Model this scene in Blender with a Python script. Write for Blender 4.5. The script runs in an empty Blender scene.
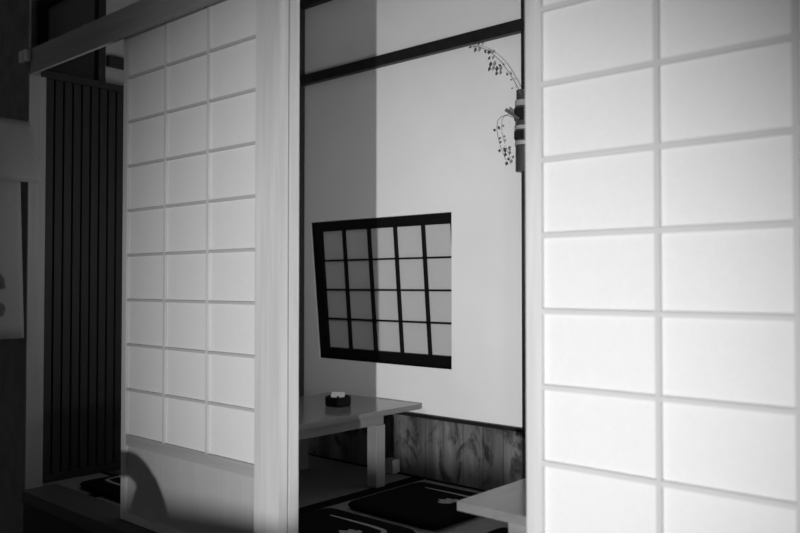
import bpy, bmesh, math, random
from mathutils import Vector, Matrix
random.seed(4)
H = 1.30                      # camera height above the corridor floor; zz() turns camera-relative heights into world heights
def zz(z): return H + (z*1.007 if z > 0 else z)
SC = bpy.context.scene
COL = SC.collection

# ------------------------------------------------------------------ materials
def mat(name): 
    m = bpy.data.materials.new(name); m.use_nodes = True
    return m, m.node_tree.nodes, m.node_tree.links, m.node_tree.nodes['Principled BSDF']
def grey(v): return (v, v, v, 1)
def ramp(N, stops):
    r = N.new('ShaderNodeValToRGB'); cr = r.color_ramp
    while len(cr.elements) > 1: cr.elements.remove(cr.elements[-1])
    cr.elements[0].position = stops[0][0]; cr.elements[0].color = grey(stops[0][1])
    for p, v in stops[1:]:
        e = cr.elements.new(p); e.color = grey(v)
    return r
def coords(N, L, scale, rnd=False):
    tc = N.new('ShaderNodeTexCoord'); mp = N.new('ShaderNodeMapping')
    mp.inputs['Scale'].default_value = scale
    L.new(tc.outputs['Object'], mp.inputs['Vector'])
    return mp
def noise(N, L, vec, scale, detail=4, rough=.55, dist=0):
    n = N.new('ShaderNodeTexNoise'); n.inputs['Scale'].default_value = scale
    n.inputs['Detail'].default_value = detail; n.inputs['Roughness'].default_value = rough
    n.inputs['Distortion'].default_value = dist
    L.new(vec.outputs[0], n.inputs['Vector'])
    return n
def bump(N, L, src, bsdf, strength, dist=.001):
    b = N.new('ShaderNodeBump'); b.inputs['Strength'].default_value = strength; b.inputs['Distance'].default_value = dist
    L.new(src, b.inputs['Height']); L.new(b.outputs[0], bsdf.inputs['Normal'])
def wood(name, lo, hi, axis, rough=.55, fine=38, spec=.3):
    m, N, L, B = mat(name)
    s = [fine]*3; s['xyz'.index(axis)] = 1.6
    mp = coords(N, L, s); n = noise(N, L, mp, 1.0, 6, .6, .6)
    r = ramp(N, [(.25, lo), (.5, (lo+hi)/2), (.75, hi)])
    L.new(n.outputs[0], r.inputs[0]); L.new(r.outputs[0], B.inputs['Base Color'])
    B.inputs['Roughness'].default_value = rough; B.inputs['Specular IOR Level'].default_value = spec
    bump(N, L, n.outputs[0], B, .15)
    return m
def plain(name, v, rough=.6, var=.12, scale=30, spec=.3, bmp=.1):
    m, N, L, B = mat(name)
    n = noise(N, L, coords(N, L, (1, 1, 1)), scale, 5)
    r = ramp(N, [(.3, v*(1-var)), (.7, v*(1+var))])
    L.new(n.outputs[0], r.inputs[0]); L.new(r.outputs[0], B.inputs['Base Color'])
    B.inputs['Roughness'].default_value = rough; B.inputs['Specular IOR Level'].default_value = spec
    if bmp: bump(N, L, n.outputs[0], B, bmp)
    return m
def paper_mat(name, v, trans):
    m, N, L, B = mat(name)
    mp = coords(N, L, (1, 1, 1)); n = noise(N, L, mp, 55, 7, .7, 1.2)
    r = ramp(N, [(.3, v*.965), (.7, v*1.02)])
    L.new(n.outputs[0], r.inputs[0]); L.new(r.outputs[0], B.inputs['Base Color'])
    B.inputs['Roughness'].default_value = .9; B.inputs['Specular IOR Level'].default_value = .1
    t = N.new('ShaderNodeBsdfTranslucent'); L.new(r.outputs[0], t.inputs['Color'])
    mx = N.new('ShaderNodeMixShader'); mx.inputs[0].default_value = trans
    L.new(B.outputs[0], mx.inputs[1]); L.new(t.outputs[0], mx.inputs[2])
    L.new(mx.outputs[0], N['Material Output'].inputs['Surface'])
    return m
def plaster_mat():
    m, N, L, B = mat('plaster')
    mp = coords(N, L, (1, 1, 1)); n = noise(N, L, mp, 140, 5, .6); n2 = noise(N, L, mp, 2.2, 3)
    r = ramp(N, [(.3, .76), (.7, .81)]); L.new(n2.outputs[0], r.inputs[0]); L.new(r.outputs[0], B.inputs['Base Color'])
    B.inputs['Roughness'].default_value = .9; B.inputs['Specular IOR Level'].default_value = .1
    bump(N, L, n.outputs[0], B, .12)
    return m
def wainscot_mat():
    m, N, L, B = mat('knotty_planks')
    mp = coords(N, L, (9, 9, 1.1)); n = noise(N, L, mp, 1.0, 7, .6, 1.4)           # vertical grain
    r1 = ramp(N, [(.28, .07), (.5, .15), (.72, .25)]); L.new(n.outputs[0], r1.inputs[0])
    mp2 = coords(N, L, (9, 9, 5.5)); n2 = noise(N, L, mp2, 1.0, 5, .62, 1.0)          # knots
    r2 = ramp(N, [(.0, 1.0), (.52, 1.0), (.64, .22), (1, .12)]); L.new(n2.outputs[0], r2.inputs[0])
    mx = N.new('ShaderNodeMix'); mx.data_type = 'RGBA'; mx.blend_type = 'MULTIPLY'; mx.inputs[0].default_value = 1
    L.new(r1.outputs[0], mx.inputs[6]); L.new(r2.outputs[0], mx.inputs[7])
    # plank seams
    tc = N.new('ShaderNodeTexCoord'); sx = N.new('ShaderNodeSeparateXYZ'); L.new(tc.outputs['Object'], sx.inputs[0])
    a = N.new('ShaderNodeMath'); a.operation = 'MULTIPLY'; a.inputs[1].default_value = 1/.115; L.new(sx.outputs[0], a.inputs[0])
    f = N.new('ShaderNodeMath'); f.operation = 'FRACT'; L.new(a.outputs[0], f.inputs[0])
    r3 = ramp(N, [(0, .35), (.03, 1), (.97, 1), (1, .35)]); L.new(f.outputs[0], r3.inputs[0])
    fl = N.new('ShaderNodeMath'); fl.operation = 'FLOOR'; L.new(a.outputs[0], fl.inputs[0])
    wn = N.new('ShaderNodeTexWhiteNoise'); wn.noise_dimensions = '1D'; L.new(fl.outputs[0], wn.inputs['W'])
    r4 = ramp(N, [(0, .75), (1, 1.2)]); L.new(wn.outputs['Value'], r4.inputs[0])
    m2 = N.new('ShaderNodeMix'); m2.data_type = 'RGBA'; m2.blend_type = 'MULTIPLY'; m2.inputs[0].default_value = 1
    L.new(mx.outputs[2], m2.inputs[6]); L.new(r3.outputs[0], m2.inputs[7])
    m3 = N.new('ShaderNodeMix'); m3.data_type = 'RGBA'; m3.blend_type = 'MULTIPLY'; m3.inputs[0].default_value = 1
    L.new(m2.outputs[2], m3.inputs[6]); L.new(r4.outputs[0], m3.inputs[7])
    L.new(m3.outputs[2], B.inputs['Base Color']); B.inputs['Roughness'].default_value = .5
    return m
def tatami_mat():
    m, N, L, B = mat('tatami_straw')
    mp = coords(N, L, (1, 1, 1)); w = N.new('ShaderNodeTexWave'); w.bands_direction = 'Y'
    w.inputs['Scale'].default_value = 60; w.inputs['Distortion'].default_value = .6; L.new(mp.outputs[0], w.inputs['Vector'])
    n = noise(N, L, mp, 14, 4)
    r = ramp(N, [(0, .14), (1, .18)]); L.new(w.outputs[0], r.inputs[0])
    r2 = ramp(N, [(.3, .85), (.7, 1.1)]); L.new(n.outputs[0], r2.inputs[0])
    mx = N.new('ShaderNodeMix'); mx.data_type = 'RGBA'; mx.blend_type = 'MULTIPLY'; mx.inputs[0].default_value = 1
    L.new(r.outputs[0], mx.inputs[6]); L.new(r2.outputs[0], mx.inputs[7]); L.new(mx.outputs[2], B.inputs['Base Color'])
    B.inputs['Roughness'].default_value = .6; bump(N, L, w.outputs[0], B, .2)
    return m
M = dict(
    paper=paper_mat('shoji_paper', .685, .03), wpaper=paper_mat('window_paper', .57, .1),
    wz=wood('pale_wood_upright', .45, .62, 'z'), wx=wood('pale_wood_level', .50, .62, 'x'),
    grey=plain('ambient_lit_pillar', .05, .6, .25, 25),  # dark pillar wood made greyer; ambient light put into the colour
    barz=wood('upright_bar_wood', .45, .51, 'z'), barl=wood('level_bar_wood', .48, .54, 'x'),
    bar=wood('bar_wood', .40, .46, 'x'),
    rail=wood('rail_wood', .30, .38, 'x'),
    board=wood('panel_board', .40, .45, 'z', .45),
    kam=wood('lintel_wood', .25, .34, 'x'), jamb=wood('jamb_wood', .17, .24, 'z'),
    sill=wood('sill_wood', .04, .065, 'x', .45),
    dark=plain('dark_stained_wood', .012, .45, .3, 20), darkv=plain('black_lacquer', .004, .5, .2, 20, .15),
    slat=wood('dark_slat_wood', .007, .015, 'z', .6),
    tab=wood('table_wood', .15, .20, 'y', .14, 26, .36), tabz=wood('table_leg_wood', .22, .28, 'z', .5, 26),
    plaster=plaster_mat(), dimplaster=plain('dimmed_plaster', .34, .9, .06, 60), wains=wainscot_mat(), tatami=tatami_mat(),  # left wall's plaster is darkened in colour for the weak light there
    edge=plain('black_cloth_edge', .006, .95, .2, 200, .05), cushion=plain('black_cushion_cloth', .004, .95, .25, 220, .03),
    thread=plain('pale_print', .22, .9, .2, 90), 
    banner=plain('banner_cloth', .20, .95, .06, 120, .1), ink=plain('ink', .07, .9),
    darkwall=plain('dark_wall', .16, .9, .2, 12), floor=plain('corridor_floor', .02, .5, .2, 6),
    ceil=plain('ceiling_board', .6, .9, .1, 8), white=plain('white_paper', .75, .9, .05, 60),
    box=plain('pale_box', .36, .7, .05, 30), bam=wood('bamboo', .025, .06, 'z', .4), node=plain('bamboo_node', .30, .5, .2, 60),
    hole=plain('bamboo_inside', .008, .9), twig=plain('twig', .09, .8), leaf=plain('leaf', .05, .7), stick=plain('bare_branch', .09, .8),
    bent=wood('bentwood', .1, .16, 'z', .4),
)

# ------------------------------------------------------------------ mesh helpers
def BM(): return bmesh.new()
def box(bm, x0, x1, y0, y1, z0, z1):
    v = [bm.verts.new(p) for p in ((x0,y0,z0),(x1,y0,z0),(x1,y1,z0),(x0,y1,z0),(x0,y0,z1),(x1,y0,z1),(x1,y1,z1),(x0,y1,z1))]
    for f in ((3,2,1,0),(4,5,6,7),(0,1,5,4),(1,2,6,5),(2,3,7,6),(3,0,4,7)): bm.faces.new([v[i] for i in f])
    return bm
def tube(bm, pts, r, seg=10, r1=None):
    pts = [Vector(p) for p in pts]; n = len(pts); rings = []
    up = None
    for i, p in enumerate(pts):
        d = (pts[min(i+1, n-1)] - pts[max(i-1, 0)]).normalized()
        if up is None: up = d.orthogonal().normalized()
        up = (up - d*up.dot(d)); up = up.normalized() if up.length > 1e-6 else d.orthogonal().normalized()
        b = d.cross(up); rr = r if r1 is None else r + (r1-r)*i/(n-1)
        rings.append([bm.verts.new(p + (up*math.cos(a)+b*math.sin(a))*rr) for a in [2*math.pi*k/seg for k in range(seg)]])
    for a, b in zip(rings, rings[1:]):
        for k in range(seg): bm.faces.new((a[k], a[(k+1)%seg], b[(k+1)%seg], b[k]))
    bm.faces.new(rings[0][::-1]); bm.faces.new(rings[-1])
    return bm
def smooth_path(pts, n=8):
    P = [Vector(p) for p in pts]; out = []
    for i in range(len(P)-1):
        p0 = P[max(i-1,0)]; p1 = P[i]; p2 = P[i+1]; p3 = P[min(i+2,len(P)-1)]
        for k in range(n):
            t = k/n
            out.append(.5*((2*p1)+(p2-p0)*t+(2*p0-5*p1+4*p2-p3)*t*t+(3*p1-p0-3*p2+p3)*t**3))
    out.append(P[-1]); return out
def obj(name, bm, m, parent=None, bevel=0, smooth=False, off=None):
    bmesh.ops.recalc_face_normals(bm, faces=bm.faces)
    if bevel: bmesh.ops.bevel(bm, geom=list(bm.edges), offset=bevel, segments=2, affect='EDGES', profile=.7)
    if off is not None: bmesh.ops.translate(bm, verts=bm.verts, vec=-Vector(off))
    me = bpy.data.meshes.new(name); bm.to_mesh(me); bm.free()
    if smooth:
        for p in me.polygons: p.use_smooth = True
    me.materials.append(m)
    o = bpy.data.objects.new(name, me); COL.objects.link(o)
    if parent: o.parent = parent
    return o
def thing(name, label, cat, loc, group=None, rotz=0):
    o = bpy.data.objects.new(name, None); COL.objects.link(o); o.location = loc; o.rotation_euler = (0, 0, rotz)
    o.empty_display_size = .05; o['label'] = label; o['category'] = cat
    if group: o['group'] = group
    return o
def struct(name, bm, m, parent=None, bevel=0):
    o = obj(name, bm, m, parent, bevel)
    if not parent: o['kind'] = 'structure'
    return o
def dup(root, loc, label, rotz=0):
    r = root.copy(); COL.objects.link(r); r.location = loc; r['label'] = label; r.rotation_euler = (0, 0, rotz)
    for ch in list(root.children):
        c = ch.copy(); COL.objects.link(c); c.parent = r
        for g in ch.children:
            d = g.copy(); COL.objects.link(d); d.parent = c
    return r

# ------------------------------------------------------------------ key planes
YB = 3.05            # back wall face
FL = -.95            # raised floor (top of the tatami), camera-relative
CE = 1.62            # ceiling

# ------------------------------------------------------------------ setting
struct('floor', box(BM(), -6, 2.5, -3.2, 1.55, -.05, 0), M['floor'])
struct('floor_raised', box(BM(), -5.2, .45, 1.58, YB+.05, zz(FL)-.12, zz(FL)-.045), M['sill'])
struct('ceiling', box(BM(), -6, 2.5, -3.2, YB+.3, zz(CE), zz(CE)+.06), M['ceil'])
# back wall with the window opening
WX0, WX1, WZ0, WZ1 = -3.400, -2.378, zz(-.412), zz(.346)
bm = BM(); T = .16
box(bm, -4.0, WX0, YB, YB+T, zz(FL)-.12, zz(CE)); box(bm, WX1+.12, .45, YB, YB+T, zz(FL)-.12, zz(CE)); box(bm, WX1, WX1+.12, YB, YB+.009, zz(FL)-.12, zz(CE))
box(bm, WX0, WX1, YB, YB+T, WZ1, zz(CE)); box(bm, WX0, WX1, YB, YB+T, zz(FL)-.12, WZ0-.05); box(bm, WX0, WX1, YB, YB+.009, WZ0-.05, WZ0)
f0 = [bm.verts.new((x, YB, z)) for x, z in ((WX0, WZ0), (-3.312, WZ0), (-3.390, WZ1), (WX0, WZ1))]; f1 = [bm.verts.new((v.co.x, YB+.009, v.co.z)) for v in f0]
bm.faces.new(f0); bm.faces.new(f1[::-1])
for k in range(4): bm.faces.new((f0[k], f0[(k+1)%4], f1[(k+1)%4], f1[k]))
struct('wall_back', bm, M['plaster'])
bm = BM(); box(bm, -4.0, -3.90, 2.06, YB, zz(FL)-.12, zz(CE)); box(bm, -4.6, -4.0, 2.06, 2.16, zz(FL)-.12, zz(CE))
struct('wall_left', bm, M['dimplaster'])
struct('wall_right', box(BM(), .45, .55, 1.66, YB+T, zz(FL)-.12, zz(CE)), M['plaster'])
bm = BM(); box(bm, -6, -3.604, 1.556, 1.61, 0, zz(.98)); box(bm, -6, -3.604, 1.556, 1.566, zz(.98), zz(CE)); box(bm, -4.7, -4.6, 1.61, 2.16, 0, zz(CE))
struct('wall_front', bm, M['darkwall'])
# dark timbers
bm = BM()
box(bm, -3.895, .44, YB-.035, YB-.001, zz(1.125), zz(1.180)); box(bm, -3.899, -3.865, 2.08, YB-.035, zz(1.125), zz(1.180))
struct('trim_1', bm, M['dark'], bevel=.003)                                    # picture rail round the alcove
bm = BM()
box(bm, -3.895, .44, YB-.04, YB-.001, zz(1.565), zz(CE)-.001); box(bm, -3.899, -3.86, 2.08, YB-.04, zz(1.565), zz(CE)-.001)
box(bm, -4.55, -3.86, 2.02, 2.058, zz(1.565), zz(CE)-.001)
struct('trim_2', bm, M['dark'])                                    # ceiling moulding
struct('trim_3', box(BM(), -3.50, -3.44, YB-.034, YB-.001, zz(FL)+.001, zz(1.124)), M['grey'])
struct('trim_4', box(BM(), -3.50, -3.44, YB-.034, YB-.001, zz(1.181), zz(1.564)), M['grey'])
struct('trim_5', box(BM(), -1.957, -1.88, YB-.034, YB-.001, zz(FL)+.001, zz(1.124)), M['dark'])
struct('trim_6', box(BM(), -1.957, -1.88, YB-.034, YB-.001, zz(1.181), zz(1.564)), M['dark'])
struct('trim_7', box(BM(), -3.905, -3.86, 2.02, 2.058, zz(FL)+.001, zz(1.564)), M['dark'])
struct('trim_8', box(BM(), -4.56, -4.515, 2.02, 2.058, zz(FL)+.001, zz(1.564)), M['dark'])
# wainscot
bm = BM(); box(bm, -3.439, -1.958, YB-.014, YB-.001, zz(FL)+.001, zz(-.660)); box(bm, -1.879, .44, YB-.014, YB-.001, zz(FL)+.001, zz(-.660))
struct('baseboard_back', bm, M['wains'])
bm = BM(); box(bm, -3.439, -1.958, YB-.026, YB-.001, zz(-.659), zz(-.641)); box(bm, -1.879, .44, YB-.026, YB-.001, zz(-.659), zz(-.641))
struct('trim_9', bm, M['dark'], bevel=.002)
# front timber frame: jamb, centre post, lintel, sill, step riser
JX, PX0, PX1 = -3.60, -1.990, -1.873
struct('trim_10', box(BM(), JX-.003, JX, 1.558, 1.634, 0.0, zz(.930)), M['jamb'])
bm = BM()
box(bm, PX0, PX1-.008, 1.56, 1.638, zz(-.906), zz(.930)); box(bm, PX1-.008, PX1, 1.56, 1.594, zz(-.906), zz(.930)); box(bm, PX1-.008, PX1, 1.602, 1.638, zz(-.906), zz(.930))
struct('trim_11', bm, M['wz'])
bm = BM()
box(bm, JX, .44, 1.56, 1.574, zz(.932), zz(1.044)); box(bm, JX, .44, 1.574, 1.66, zz(.987), zz(1.044))
struct('trim_12', bm, M['kam'])
struct('trim_13', box(BM(), JX+.001, .44, 1.54, 1.70, zz(-.96), zz(-.907)), M['sill'], bevel=.004)
struct('trim_14', box(BM(), -3.6, .44, 1.55, 1.58, 0, zz(-.961)), M['floor'])
struct('trim_15', box(BM(), -3.65, -3.585, 1.530, 1.555, zz(.985), zz(1.035)), M['wz'], bevel=.002)

# ------------------------------------------------------------------ tilted lattice window
w = bpy.data.objects.new('window_1', None); COL.objects.link(w); w['kind'] = 'structure'
w.location = (WX0, YB+.012, WZ1-.002); w.rotation_euler = (math.radians(5.0), 0, 0)
WW, WH = 1.110, .778          # the right end slides on behind the wall
def wl(x0, x1, z0, z1, y0=0, y1=.03): return (x0, x1, y0, y1, z0, z1)
bm = BM()
box(bm, *wl(.0, .075, -WH, 0)); box(bm, *wl(.0751, WW, -.053, 0)); box(bm, *wl(.0751, WW, -WH, -WH+.070)); box(bm, *wl(WW-.03, WW, -WH+.07, -.053))
obj('window_frame', bm, M['darkv'], w)
bm = BM()
for x in (.250, .440, .629, .818, 1.005): box(bm, *wl(x-.007, x+.007, -WH+.07, -.053, .004, .022))
for k in (1, 2, 3):
    z = -.053 - (WH-.123)*k/4; box(bm, *wl(.075, WW-.03, z-.0045, z+.0045, .006, .0215))
obj('window_lattice', bm, M['darkv'], w)
obj('window_paper', box(BM(), *wl(.07, WW-.02, -WH+.06, -.045, .0225, .0235)), M['wpaper'], w)

# ------------------------------------------------------------------ shoji screens
BZ = [zz(-.577+.1716*k) for k in range(10)]         # rail top, then the level bars
def shoji(label, x0, x1, yf, lw, rw, bars, mu, ml, hb, zb=zz(-.905), zt=zz(.984), th=.028):
    cx = (x0+x1)/2
    t = thing('shoji_screen', label, 'sliding screen', (cx, yf, zb), 'paper sliding screens along the front')
    off = (cx, yf, zb)
    for a, b in ((x0, x0+lw), (x1-rw, x1)):
        obj('stile', box(BM(), a, b, yf, yf+th, zb, zt), M['wz'], t, .0015, off=off)
    xi0, xi1 = x0+lw, x1-rw
    obj('top_rail', box(BM(), xi0, xi1, yf+.002, yf+th-.002, zt-.035, zt), M['wx'], t, off=off)
    obj('bottom_rail', box(BM(), xi0, xi1, yf+.002, yf+th-.002, zb, zb+.03), M['wx'], t, off=off)
    obj('middle_rail', box(BM(), xi0, xi1, yf+.003, yf+th-.002, BZ[0]-.042, BZ[0]), M['rail'], t, off=off)
    obj('lower_board', box(BM(), xi0, xi1, yf+.012, yf+.018, zb+.03, BZ[0]-.042), M['board'], t, off=off)
    bm = BM()
    for x in bars: box(bm, x-.006, x+.006, yf+.003, yf+.0125, BZ[0], zt-.035)
    obj('upright_bars', bm, mu, t, off=off)
    bm = BM()
    for z in BZ[1:9]: box(bm, xi0, xi1, yf+.0032, yf+.0125, z-hb, z+hb)
    obj('level_bars', bm, ml, t, off=off)
    obj('paper', box(BM(), xi0, xi1, yf+.0127, yf+.0135, BZ[0], zt-.035), M['paper'], t, off=off)
    return t
shoji('paper shoji screen at the left with a plain lower board bearing a curved shadow', -2.870, -1.995, 1.605, .030, .042, (-2.580, -2.314), M['wz'], M['bar'], .0048)
shoji('large bright paper shoji screen at the right, nearest the viewer', -1.008, -.105, 1.570, .042, .053, (-.694, -.428, -.163), M['barz'], M['barl'], .006)
# ------------------------------------------------------------------ tatami mats
def tatami(x0, x1, y0, y1, label):
    z0 = zz(FL)-.045
    t = thing('tatami_mat', label, 'tatami mat', ((x0+x1)/2, (y0+y1)/2, z0), 'tatami mats on the raised floor')
    off = t.location
    obj('mat', box(BM(), x0+.038, x1-.038, y0+.002, y1-.030, z0, zz(FL)-.0005), M['tatami'], t, off=off)
    bm = BM()
    box(bm, x0+.001, x0+.0378, y0, y1, z0, zz(FL)+.0005); box(bm, x1-.0378, x1-.001, y0, y1, z0, zz(FL)+.0005)
    box(bm, x0+.0378, x1-.0378, y1-.03, y1, z0, zz(FL)+.0005)
    obj('cloth_border', bm, M['edge'], t, off=off)
ty0, ty1 = 1.703, YB-.016
tatami(-2.55, -1.67, ty0, ty1, 'black edged tatami mat under the two black cushions in the doorway')
tatami(-3.43, -2.55, ty0, ty1, 'black edged tatami mat under the low table with the ashtray')
tatami(-1.67, -.79, ty0, ty1, 'black edged tatami mat under the low table at the right')
tatami(-3.88, -3.432, ty0, 2.055, 'black edged tatami mat at the foot of the dark slatted screen')

# ------------------------------------------------------------------ low tables
def table(label, loc, rot=0):
    t = thing('low_table', label, 'table', loc, 'low wooden tables', rot)
    W, D, HT = .64, 1.14, .36          # origin at the right far corner on the floor
    obj('tabletop', box(BM(), -W, 0, -D, 0, HT-.026, HT), M['tab'], t, .003)
    bm = BM(); i = .027; n, f = -D+.212, -.242
    for a in ((-W+i, -i, n, n+.02), (-W+i, -i, f-.02, f), (-W+i, -W+i+.02, n+.02, f-.02), (-i-.02, -i, n+.02, f-.02)):
        box(bm, *a, HT-.070, HT-.0262)
    obj('apron', bm, M['tab'], t)
    for x in (-W+.025, -.079):
        for y in (-D+.21, -.30):
            obj('leg', box(BM(), x, x+.06, y, y+.06, 0, HT-.0705), M['tabz'], t, .003)
    return t
tb = table('low wooden table at the left with a black ashtray on it', (-2.545, 3.02, zz(FL)+.001))
dup(tb, (-.697, 2.876, zz(FL)+.001), 'low bare wooden table at the lower right, half hidden by the bright screen')

# ------------------------------------------------------------------ ashtray and the paper in it
t = thing('ashtray', 'black square ashtray on the low table at the left', 'ashtray', (-2.81, 2.71, zz(-.589)))
bm = BM()
R = .062
def sq(r, n=24, p=4.0): return [(r*math.copysign(abs(math.cos(a))**(2/p), math.cos(a)), r*math.copysign(abs(math.sin(a))**(2/p), math.sin(a))) for a in [2*math.pi*k/n for k in range(n)]]
def loft(bm, rings, cap0=True, cap1=True):
    vs = [[bm.verts.new(p) for p in r] for r in rings]; n = len(vs[0])
    for a, b in zip(vs, vs[1:]):
        for k in range(n): bm.faces.new((a[k], a[(k+1)%n], b[(k+1)%n], b[k]))
    if cap0: bm.faces.new(vs[0][::-1])
    if cap1: bm.faces.new(vs[-1])
rings = []
for r, z in ((.048, 0), (.053, .005), (.053, .042), (.050, .045), (.044, .045), (.042, .040), (.040, .012)): rings.append([(x, y, z) for x, y in sq(r)])
loft(bm, rings)
obj('bowl', bm, M['darkv'], t, smooth=False)
for a in (0, 90, 180, 270):
    c, q = math.cos(math.radians(a+45)), math.sin(math.radians(a+45))
    obj('cigarette_rest', tube(BM(), [(.051*c, .051*q, .044), (.039*c, .039*q, .046)], .006, 8), M['darkv'], t)
p = obj('folded_paper', BM(), M['white'])
bm = BM()
v = [(-.030, -.022, -.020), (.032, -.018, -.020), (.038, .020, .012), (-.026, .016, .014)]
loft(bm, [v, [(x, y, z+.012) for x, y, z in v]])
bmesh.ops.recalc_face_normals(bm, faces=bm.faces); bm.to_mesh(p.data); bm.free()
p.location = (-2.818, 2.71, zz(-.589)+.037); p.rotation_euler = (0, 0, math.radians(42))
p['label'] = 'small folded white paper lying in the black ashtray'; p['category'] = 'paper'

# ------------------------------------------------------------------ floor cushions
def cushion():
    t = thing('floor_cushion', 'black floor cushion lying furthest back, beside the dark wainscot', 'cushion', (-2.185, 2.63, zz(FL)+.001), 'black printed floor cushions')
    bm = BM(); h = .034; S = .25
    prof = [(.86, 0), (.97, .006), (1.0, .02), (.975, .028), (.88, .0325), (.6, h), (.25, h)]
    loft(bm, [[(x, y, z) for x, y in sq(S*s, 64, 13.0 - 4.0*(1-s))] for s, z in prof])
    obj('cushion_body', bm, M['cushion'], t, smooth=True)
    # printed line that runs along the far edge and turns at the corner
    bm = BM(); path = smooth_path([(-.135, .150, h), (-.02, .153, h), (.11, .152, h), (.165, .140, h-.0003), (.180, .105, h-.0006), (.182, .06, h-.0006)], 8)
    n = len(path); prev = None
    for i, q in enumerate(path):
        d = (path[min(i+1, n-1)]-path[max(i-1, 0)]).normalized(); nn = Vector((-d.y, d.x, 0)); wd = .003+.007*math.sin(math.pi*min(1, (i+2)/(n*.6))/2)
        q = q + Vector((0, 0, .0006)); a = bm.verts.new(q+nn*wd); b = bm.verts.new(q-nn*wd)
        if prev: bm.faces.new((prev[0], prev[1], b, a))
        prev = (a, b)
    obj('printed_line', bm, M['thread'], t)
    # printed leaf sprig
    bm = BM(); cx, cy = .130, .035
    for a, l, wd in ((155, .075, .012), (180, .085, .013), (205, .070, .012), (130, .055, .011), (15, .075, .012), (-12, .08, .012), (50, .05, .011), (-150, .05, .010)):
        c, s = math.cos(math.radians(a)), math.sin(math.radians(a)); pts = []
        for k in range(11):
            u = k/10; pts.append((u*l, 1.35*wd*math.sin(math.pi*u**1.35)))
        pts += [(x, -y) for x, y in pts[-2:0:-1]]
        vs = [bm.verts.new((cx+.012*c+x*c-y*s, cy+.012*s+x*s+y*c, h+.0007)) for x, y in pts]
        bm.faces.new(vs)
    obj('printed_sprig', bm, M['thread'], t)
    return t
cu = cushion()
dup(cu, (-2.19, 2.050, zz(FL)+.001), 'black floor cushion with pale printed sprig, nearest the doorway beside the centre post')
dup(cu, (-1.50, 2.31, zz(FL)+.001), 'black floor cushion tucked under the low table at the lower right')
dup(cu, (-3.36, 2.045, zz(FL)+.001), 'black floor cushion seen past the left edge of the left shoji screen', math.pi)

# ------------------------------------------------------------------ small pale box by the wall
o = obj('small_box', box(BM(), -.030, .030, -.025, .025, 0, .068), M['box'], None, .003)
o.location = (-2.725, 3.005, zz(FL)+.001); o['label'] = 'small pale box on the floor against the dark wainscot behind the table leg'; o['category'] = 'box'

# ------------------------------------------------------------------ dark slatted screen in the left bay
t = thing('slatted_screen', 'tall dark slatted wooden screen inside the left opening', 'slatted screen', (-3.83, 1.72, zz(FL)+.001))
off = t.location
bm = BM(); y = 1.735
ysl = []
while y < 2.16: 
    box(bm, -3.842, -3.822, y, y+.036, zz(FL)+.041, zz(.985)); y += .046
obj('slats', bm, M['slat'], t, off=off)
bm = BM()
box(bm, -3.850, -3.815, 1.705, 1.73, zz(FL)+.001, zz(1.02)); box(bm, -3.850, -3.815, 2.185, 2.21, zz(FL)+.001, zz(1.02))
box(bm, -3.850, -3.815, 1.73, 2.185, zz(FL)+.001, zz(FL)+.04); box(bm, -3.850, -3.815, 1.73, 2.185, zz(.986), zz(1.02))
obj('frame', bm, M['dark'], t, off=off)

# ------------------------------------------------------------------ cloth banner left of the jamb
t = thing('cloth_banner', 'pale cloth banner with a short hood hanging left of the jamb', 'banner', (-3.57, 1.3, zz(-.25)))
off = t.location
obj('rod', tube(BM(), [(-3.572, .92, zz(.700)), (-3.572, 1.5575, zz(.700))], .008, 10), M['jamb'], t, off=off)
def cloth(pts_fn, nu, nv, th=.002):
    bm = BM(); g = []
    for s in (0, 1):
        g.append([[bm.verts.new(Vector(pts_fn(i/nu, j/nv))+Vector((th*s, 0, 0))) for j in range(nv+1)] for i in range(nu+1)])
    for i in range(nu):
        for j in range(nv):
            for s in (0, 1):
                q = (g[s][i][j], g[s][i+1][j], g[s][i+1][j+1], g[s][i][j+1]); bm.faces.new(q if s else q[::-1])
    for i in range(nu):
        for j in (0, nv): bm.faces.new((g[0][i][j], g[0][i+1][j], g[1][i+1][j], g[1][i][j]))
    for j in range(nv):
        for i in (0, nu): bm.faces.new((g[0][i][j], g[0][i][j+1], g[1][i][j+1], g[1][i][j]))
    return bm
hood = lambda u, v: (-3.562+.105*math.sin(v*1.35)+.004*math.sin(u*16)*v, 1.545-(.60+.03*v)*u+.012*v, zz(.712-.28*v))
obj('hood', cloth(hood, 28, 8), M['banner'], t, smooth=True, off=off)
drop = lambda u, v: (-3.566+.030*v+.005*math.sin(u*13+v), 1.500+.016*v-.56*u, zz(.69-.925*v))
obj('cloth', cloth(drop, 28, 16), M['banner'], t, smooth=True, off=off)
for pts in ([(1.41, .05), (1.435, .02), (1.44, -.02)], [(1.41, -.08), (1.44, -.10), (1.43, -.135)]):
    bm = tube(BM(), smooth_path([(-3.534, y-.012, zz(z)) for y, z in pts], 5), .010, 6)
    bmesh.ops.scale(bm, vec=(.15, 1, 1), verts=bm.verts, space=Matrix.Translation((3.534, 0, 0)))
    obj('ink_stroke', bm, M['ink'], t, off=off)

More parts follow.
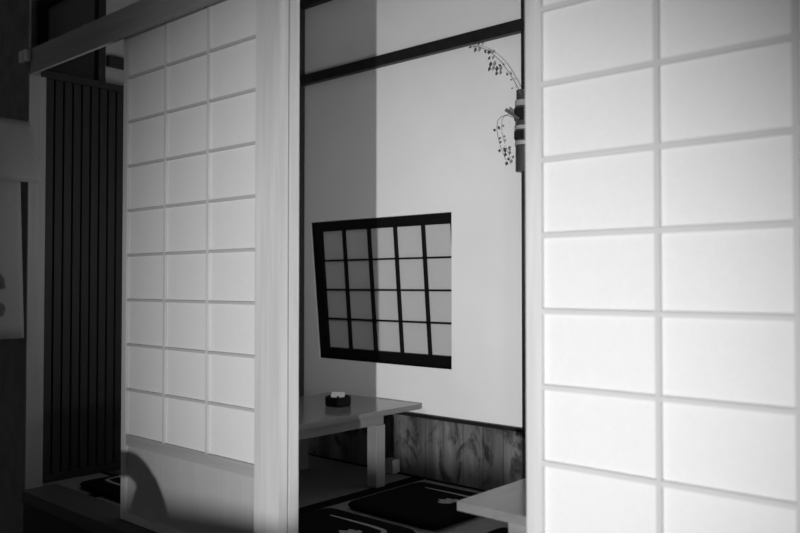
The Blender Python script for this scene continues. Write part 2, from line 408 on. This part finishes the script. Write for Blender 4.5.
# ------------------------------------------------------------------ bamboo vase on the dark pillar, with sprays
VX, VY = -1.922, YB-.0725
t = thing('bamboo_vase', 'tall dark bamboo wall vase hung on the dark pillar', 'vase', (VX, VY, zz(.50)))
off = t.location
bm = BM(); tube(bm, [(VX, VY, zz(z)) for z in (.490, .52, .58, .605)], .034, 20); tube(bm, [(VX, VY, zz(z)) for z in (.622, .672)], .036, 20)
tube(bm, [(VX, VY, zz(z)) for z in (.688, .775)], .035, 20); tube(bm, [(VX+.004, VY, zz(z)) for z in (.800, .845)], .033, 20)
obj('bamboo_tube', bm, M['bam'], t, smooth=False, off=off)
for a, b, r in ((.605, .622, .037), (.672, .688, .039), (.775, .800, .036)):
    obj('bamboo_node', tube(BM(), [(VX, VY, zz(a)), (VX, VY, zz((a+b)/2)), (VX, VY, zz(b))], r, 20), M['node'], t, off=off)
for a, b, y0 in ((.628, .664, .0385), (.71, .765, .0375)):
    obj('cut_opening', box(BM(), VX-.022, VX+.022, VY-y0, VY-.030, zz(a), zz(b)), M['hole'], t, off=off)

def leafshape(bm, p, d, l, wd):
    p = Vector(p); d = Vector(d).normalized(); s = d.cross(Vector((0, 1, 0))).normalized(); n = Vector((0, 1, 0))
    top = []; 
    a = bm.verts.new(p); e = bm.verts.new(p+d*l)
    m = [bm.verts.new(p+d*l*.45+s*wd+n*.002), bm.verts.new(p+d*l*.45+n*(-wd*.5)), bm.verts.new(p+d*l*.45-s*wd+n*.002), bm.verts.new(p+d*l*.45+n*(wd*.5))]
    for i in range(4):
        bm.faces.new((a, m[i], m[(i+1)%4])); bm.faces.new((e, m[(i+1)%4], m[i]))
def spray(label, stem, leaves, r):
    base = stem[0]
    t = thing('flower_spray', label, 'flower spray', base, 'sprays in the bamboo vase')
    obj('stem', tube(BM(), smooth_path(stem, 8), r, 6, r*.5), M['twig'], t, off=base)
    bm = BM()
    for p, d, l, wd in leaves: leafshape(bm, p, d, l, wd)
    obj('leaves', bm, M['leaf'], t, off=base)
def P(px, py, Y):           # the spot on the plane y = Y that is seen along a given line of sight
    th = math.atan(17.5/800); f = Vector((-.6643*math.cos(th), .7475*math.cos(th), math.sin(th))); r = Vector((.7475, .6643, 0)); u = r.cross(f)
    d = f + r*((px-400)/800) + u*((266.5-py)/800)
    return Vector((0, 0, H)) + d*(Y/d.y)
Y1 = YB-.14
up = [Vector((VX-.005, VY-.0335, zz(.838))), P(521, 94, Y1+.03), P(516, 84, Y1+.02), P(508, 71, Y1), P(500, 60.5, Y1), P(490, 52, Y1), P(480.5, 47.5, Y1), P(472, 46, Y1)]
lv = []
for px, py, ax, az, l, wd in ((472,46,-1,-.25,.022,.006),(476,47,-.4,-1,.026,.009),(478,46,.3,1,.022,.006),(484,50,.6,-.8,.022,.007),(487,52,1,-.4,.022,.008),(489,54,.5,.9,.02,.006),(490.5,56,-.6,-.6,.022,.007),
        (491,61,-.2,-1,.030,.010),(490,66,-.35,-1,.026,.009),(497,65.5,-.1,-1,.03,.010),(497,71,-.3,-1,.022,.009),(507.5,76,-.3,1,.018,.006),(510,79.5,1,-.3,.012,.004),(511,89,1,.5,.012,.004),(501,66,-.6,.4,.018,.006)):
    lv.append((P(px, py, Y1), (ax, 0, az), l, wd))
spray('long spray arching up and left from the vase towards the dark rail', up, lv, .0022)
tw = [P(489.5+1.5, 58.5, Y1), P(491, 62, Y1), P(490, 66, Y1)]
Y2 = YB-.16
dn = [Vector((VX-.018, VY-.0345, P(519, 124, Y2).z)), P(517, 121, Y2+.03), P(512, 117, Y2), P(505, 115.5, Y2), P(499, 119, Y2), P(497, 126, Y2), P(497.5, 134, Y2), P(500, 145, Y2), P(502.5, 152, Y2), P(506, 160, Y2)]
lv = []
for px, py, ax, az, l, wd in ((496,130.5,-.9,.3,.018,.007),(499,129,-.3,.9,.016,.007),(499.5,137,.2,-1,.012,.008),(500,141,.3,-1,.012,.008),(501,151,-1,.3,.018,.008),(503,151,1,.5,.022,.009),(504,150,.8,-.7,.016,.008),
        (505,157,.1,1,.022,.009),(507,161,-.3,-1,.022,.010),(507,159,1,-.1,.016,.008)):
    lv.append((P(px, py, Y2), (ax, 0, az), l, wd))
spray('drooping spray looping left and down beside the vase', dn, lv, .0018)
o = obj('bare_branch', tube(BM(), [P(505.5, 109.5, Y1), P(519, 119, Y1+.03)], .0075, 8, .006), M['stick'])
o['label'] = 'short bare cut branch sticking out left from the vase'; o['category'] = 'branch'

# ------------------------------------------------------------------ corridor chair and round table (beyond the frame; they shade the foot of the screen)
L = Vector((.284, -1.40, zz(-.454)))
def sh(px, py, s):          # where a ray from the lamp to that spot of the left screen's board passes, at fraction s
    q = Vector(P(px, py, 1.62)); return L+(q-L)*s
t = thing('curved_chair', 'curved bentwood chair standing in the corridor before the left screen', 'chair', (sh(140, 490, .616).x, sh(140, 490, .616).y, 0))
off = t.location
s = .616
hoop = smooth_path([sh(100, 470, s), sh(112, 464, s), sh(126, 463, s), sh(135, 467, s), sh(143.5, 477, s), sh(148.5, 490, s)], 8)
obj('backrest', tube(BM(), hoop, .031, 14), M['bent'], t, smooth=True, off=off)
a0 = hoop[-1]
for tgt in ((136, 522), (163, 527)):
    q = sh(*tgt, s); d = (q-a0); e = a0 + d*((0-a0.z)/d.z) if abs(d.z) > 1e-4 else q
    e = Vector((a0.x+(q.x-a0.x)*2.6, a0.y+(q.y-a0.y)*2.6, 0))
    obj('leg', tube(BM(), smooth_path([a0+Vector((0, 0, .02)), q, Vector((e.x, e.y, q.z-.3)), e], 6), .026, 12), M['bent'], t, smooth=True, off=off)

t = thing('round_table', 'round corridor table standing in front of the screens', 'table', (-.047, -.84, 0))
bm = BM(); TZ = zz(-.521)
tube(bm, [(0, 0, TZ-.03), (0, 0, TZ)], .24, 64)
obj('tabletop', bm, M['bent'], t)
obj('pedestal', tube(BM(), [(0, 0, .03), (0, 0, TZ-.031)], .035, 20), M['dark'], t)
obj('base', tube(BM(), [(0, 0, 0), (0, 0, .03)], .17, 32, .15), M['dark'], t)

# ------------------------------------------------------------------ light
li = bpy.data.lights.new('corridor_lamp', 'SPOT'); li.shadow_soft_size = .016; li.energy = 605
li.spot_size = math.radians(48); li.spot_blend = 1.0
lo = bpy.data.objects.new('corridor_lamp', li); COL.objects.link(lo); lo.location = L
az, el = math.radians(29.3), math.radians(4.0)
lo.rotation_euler = Vector((-math.sin(az)*math.cos(el), math.cos(az)*math.cos(el), math.sin(el))).to_track_quat('-Z', 'Y').to_euler()
l2 = bpy.data.lights.new('alcove_lamp', 'POINT'); l2.shadow_soft_size = .12; l2.energy = 23
o2 = bpy.data.objects.new('alcove_lamp', l2); COL.objects.link(o2); o2.location = (-.28, 2.55, zz(-.53))

l3 = bpy.data.lights.new('alcove_fill_left', 'POINT'); l3.shadow_soft_size = .15; l3.energy = 5.0  # added fill behind the left screen, lifts the shaded back wall
o3 = bpy.data.objects.new('alcove_fill_left', l3); COL.objects.link(o3); o3.location = (-2.75, 1.84, zz(.30))

wd = bpy.data.worlds.new('World'); SC.world = wd; wd.use_nodes = True
wd.node_tree.nodes['Background'].inputs[0].default_value = grey(1); wd.node_tree.nodes['Background'].inputs[1].default_value = .09

# ------------------------------------------------------------------ camera
cam = bpy.data.cameras.new('camera'); co = bpy.data.objects.new('camera', cam); COL.objects.link(co)
cam.lens = 36; cam.sensor_width = 36; cam.clip_start = .02
co.location = (0, 0, H)
pitch = math.atan(17.5/800)
fw = Vector((-.6643*math.cos(pitch), .7475*math.cos(pitch), math.sin(pitch)))
co.rotation_euler = fw.to_track_quat('-Z', 'Y').to_euler()
cam.dof.use_dof = True; cam.dof.focus_distance = 3.4; cam.dof.aperture_fstop = 2.5
SC.camera = co
vs = SC.view_settings; vs.view_transform = 'Standard'; vs.look = 'None'; vs.gamma = 1; vs.use_curve_mapping = False; vs.exposure = 0
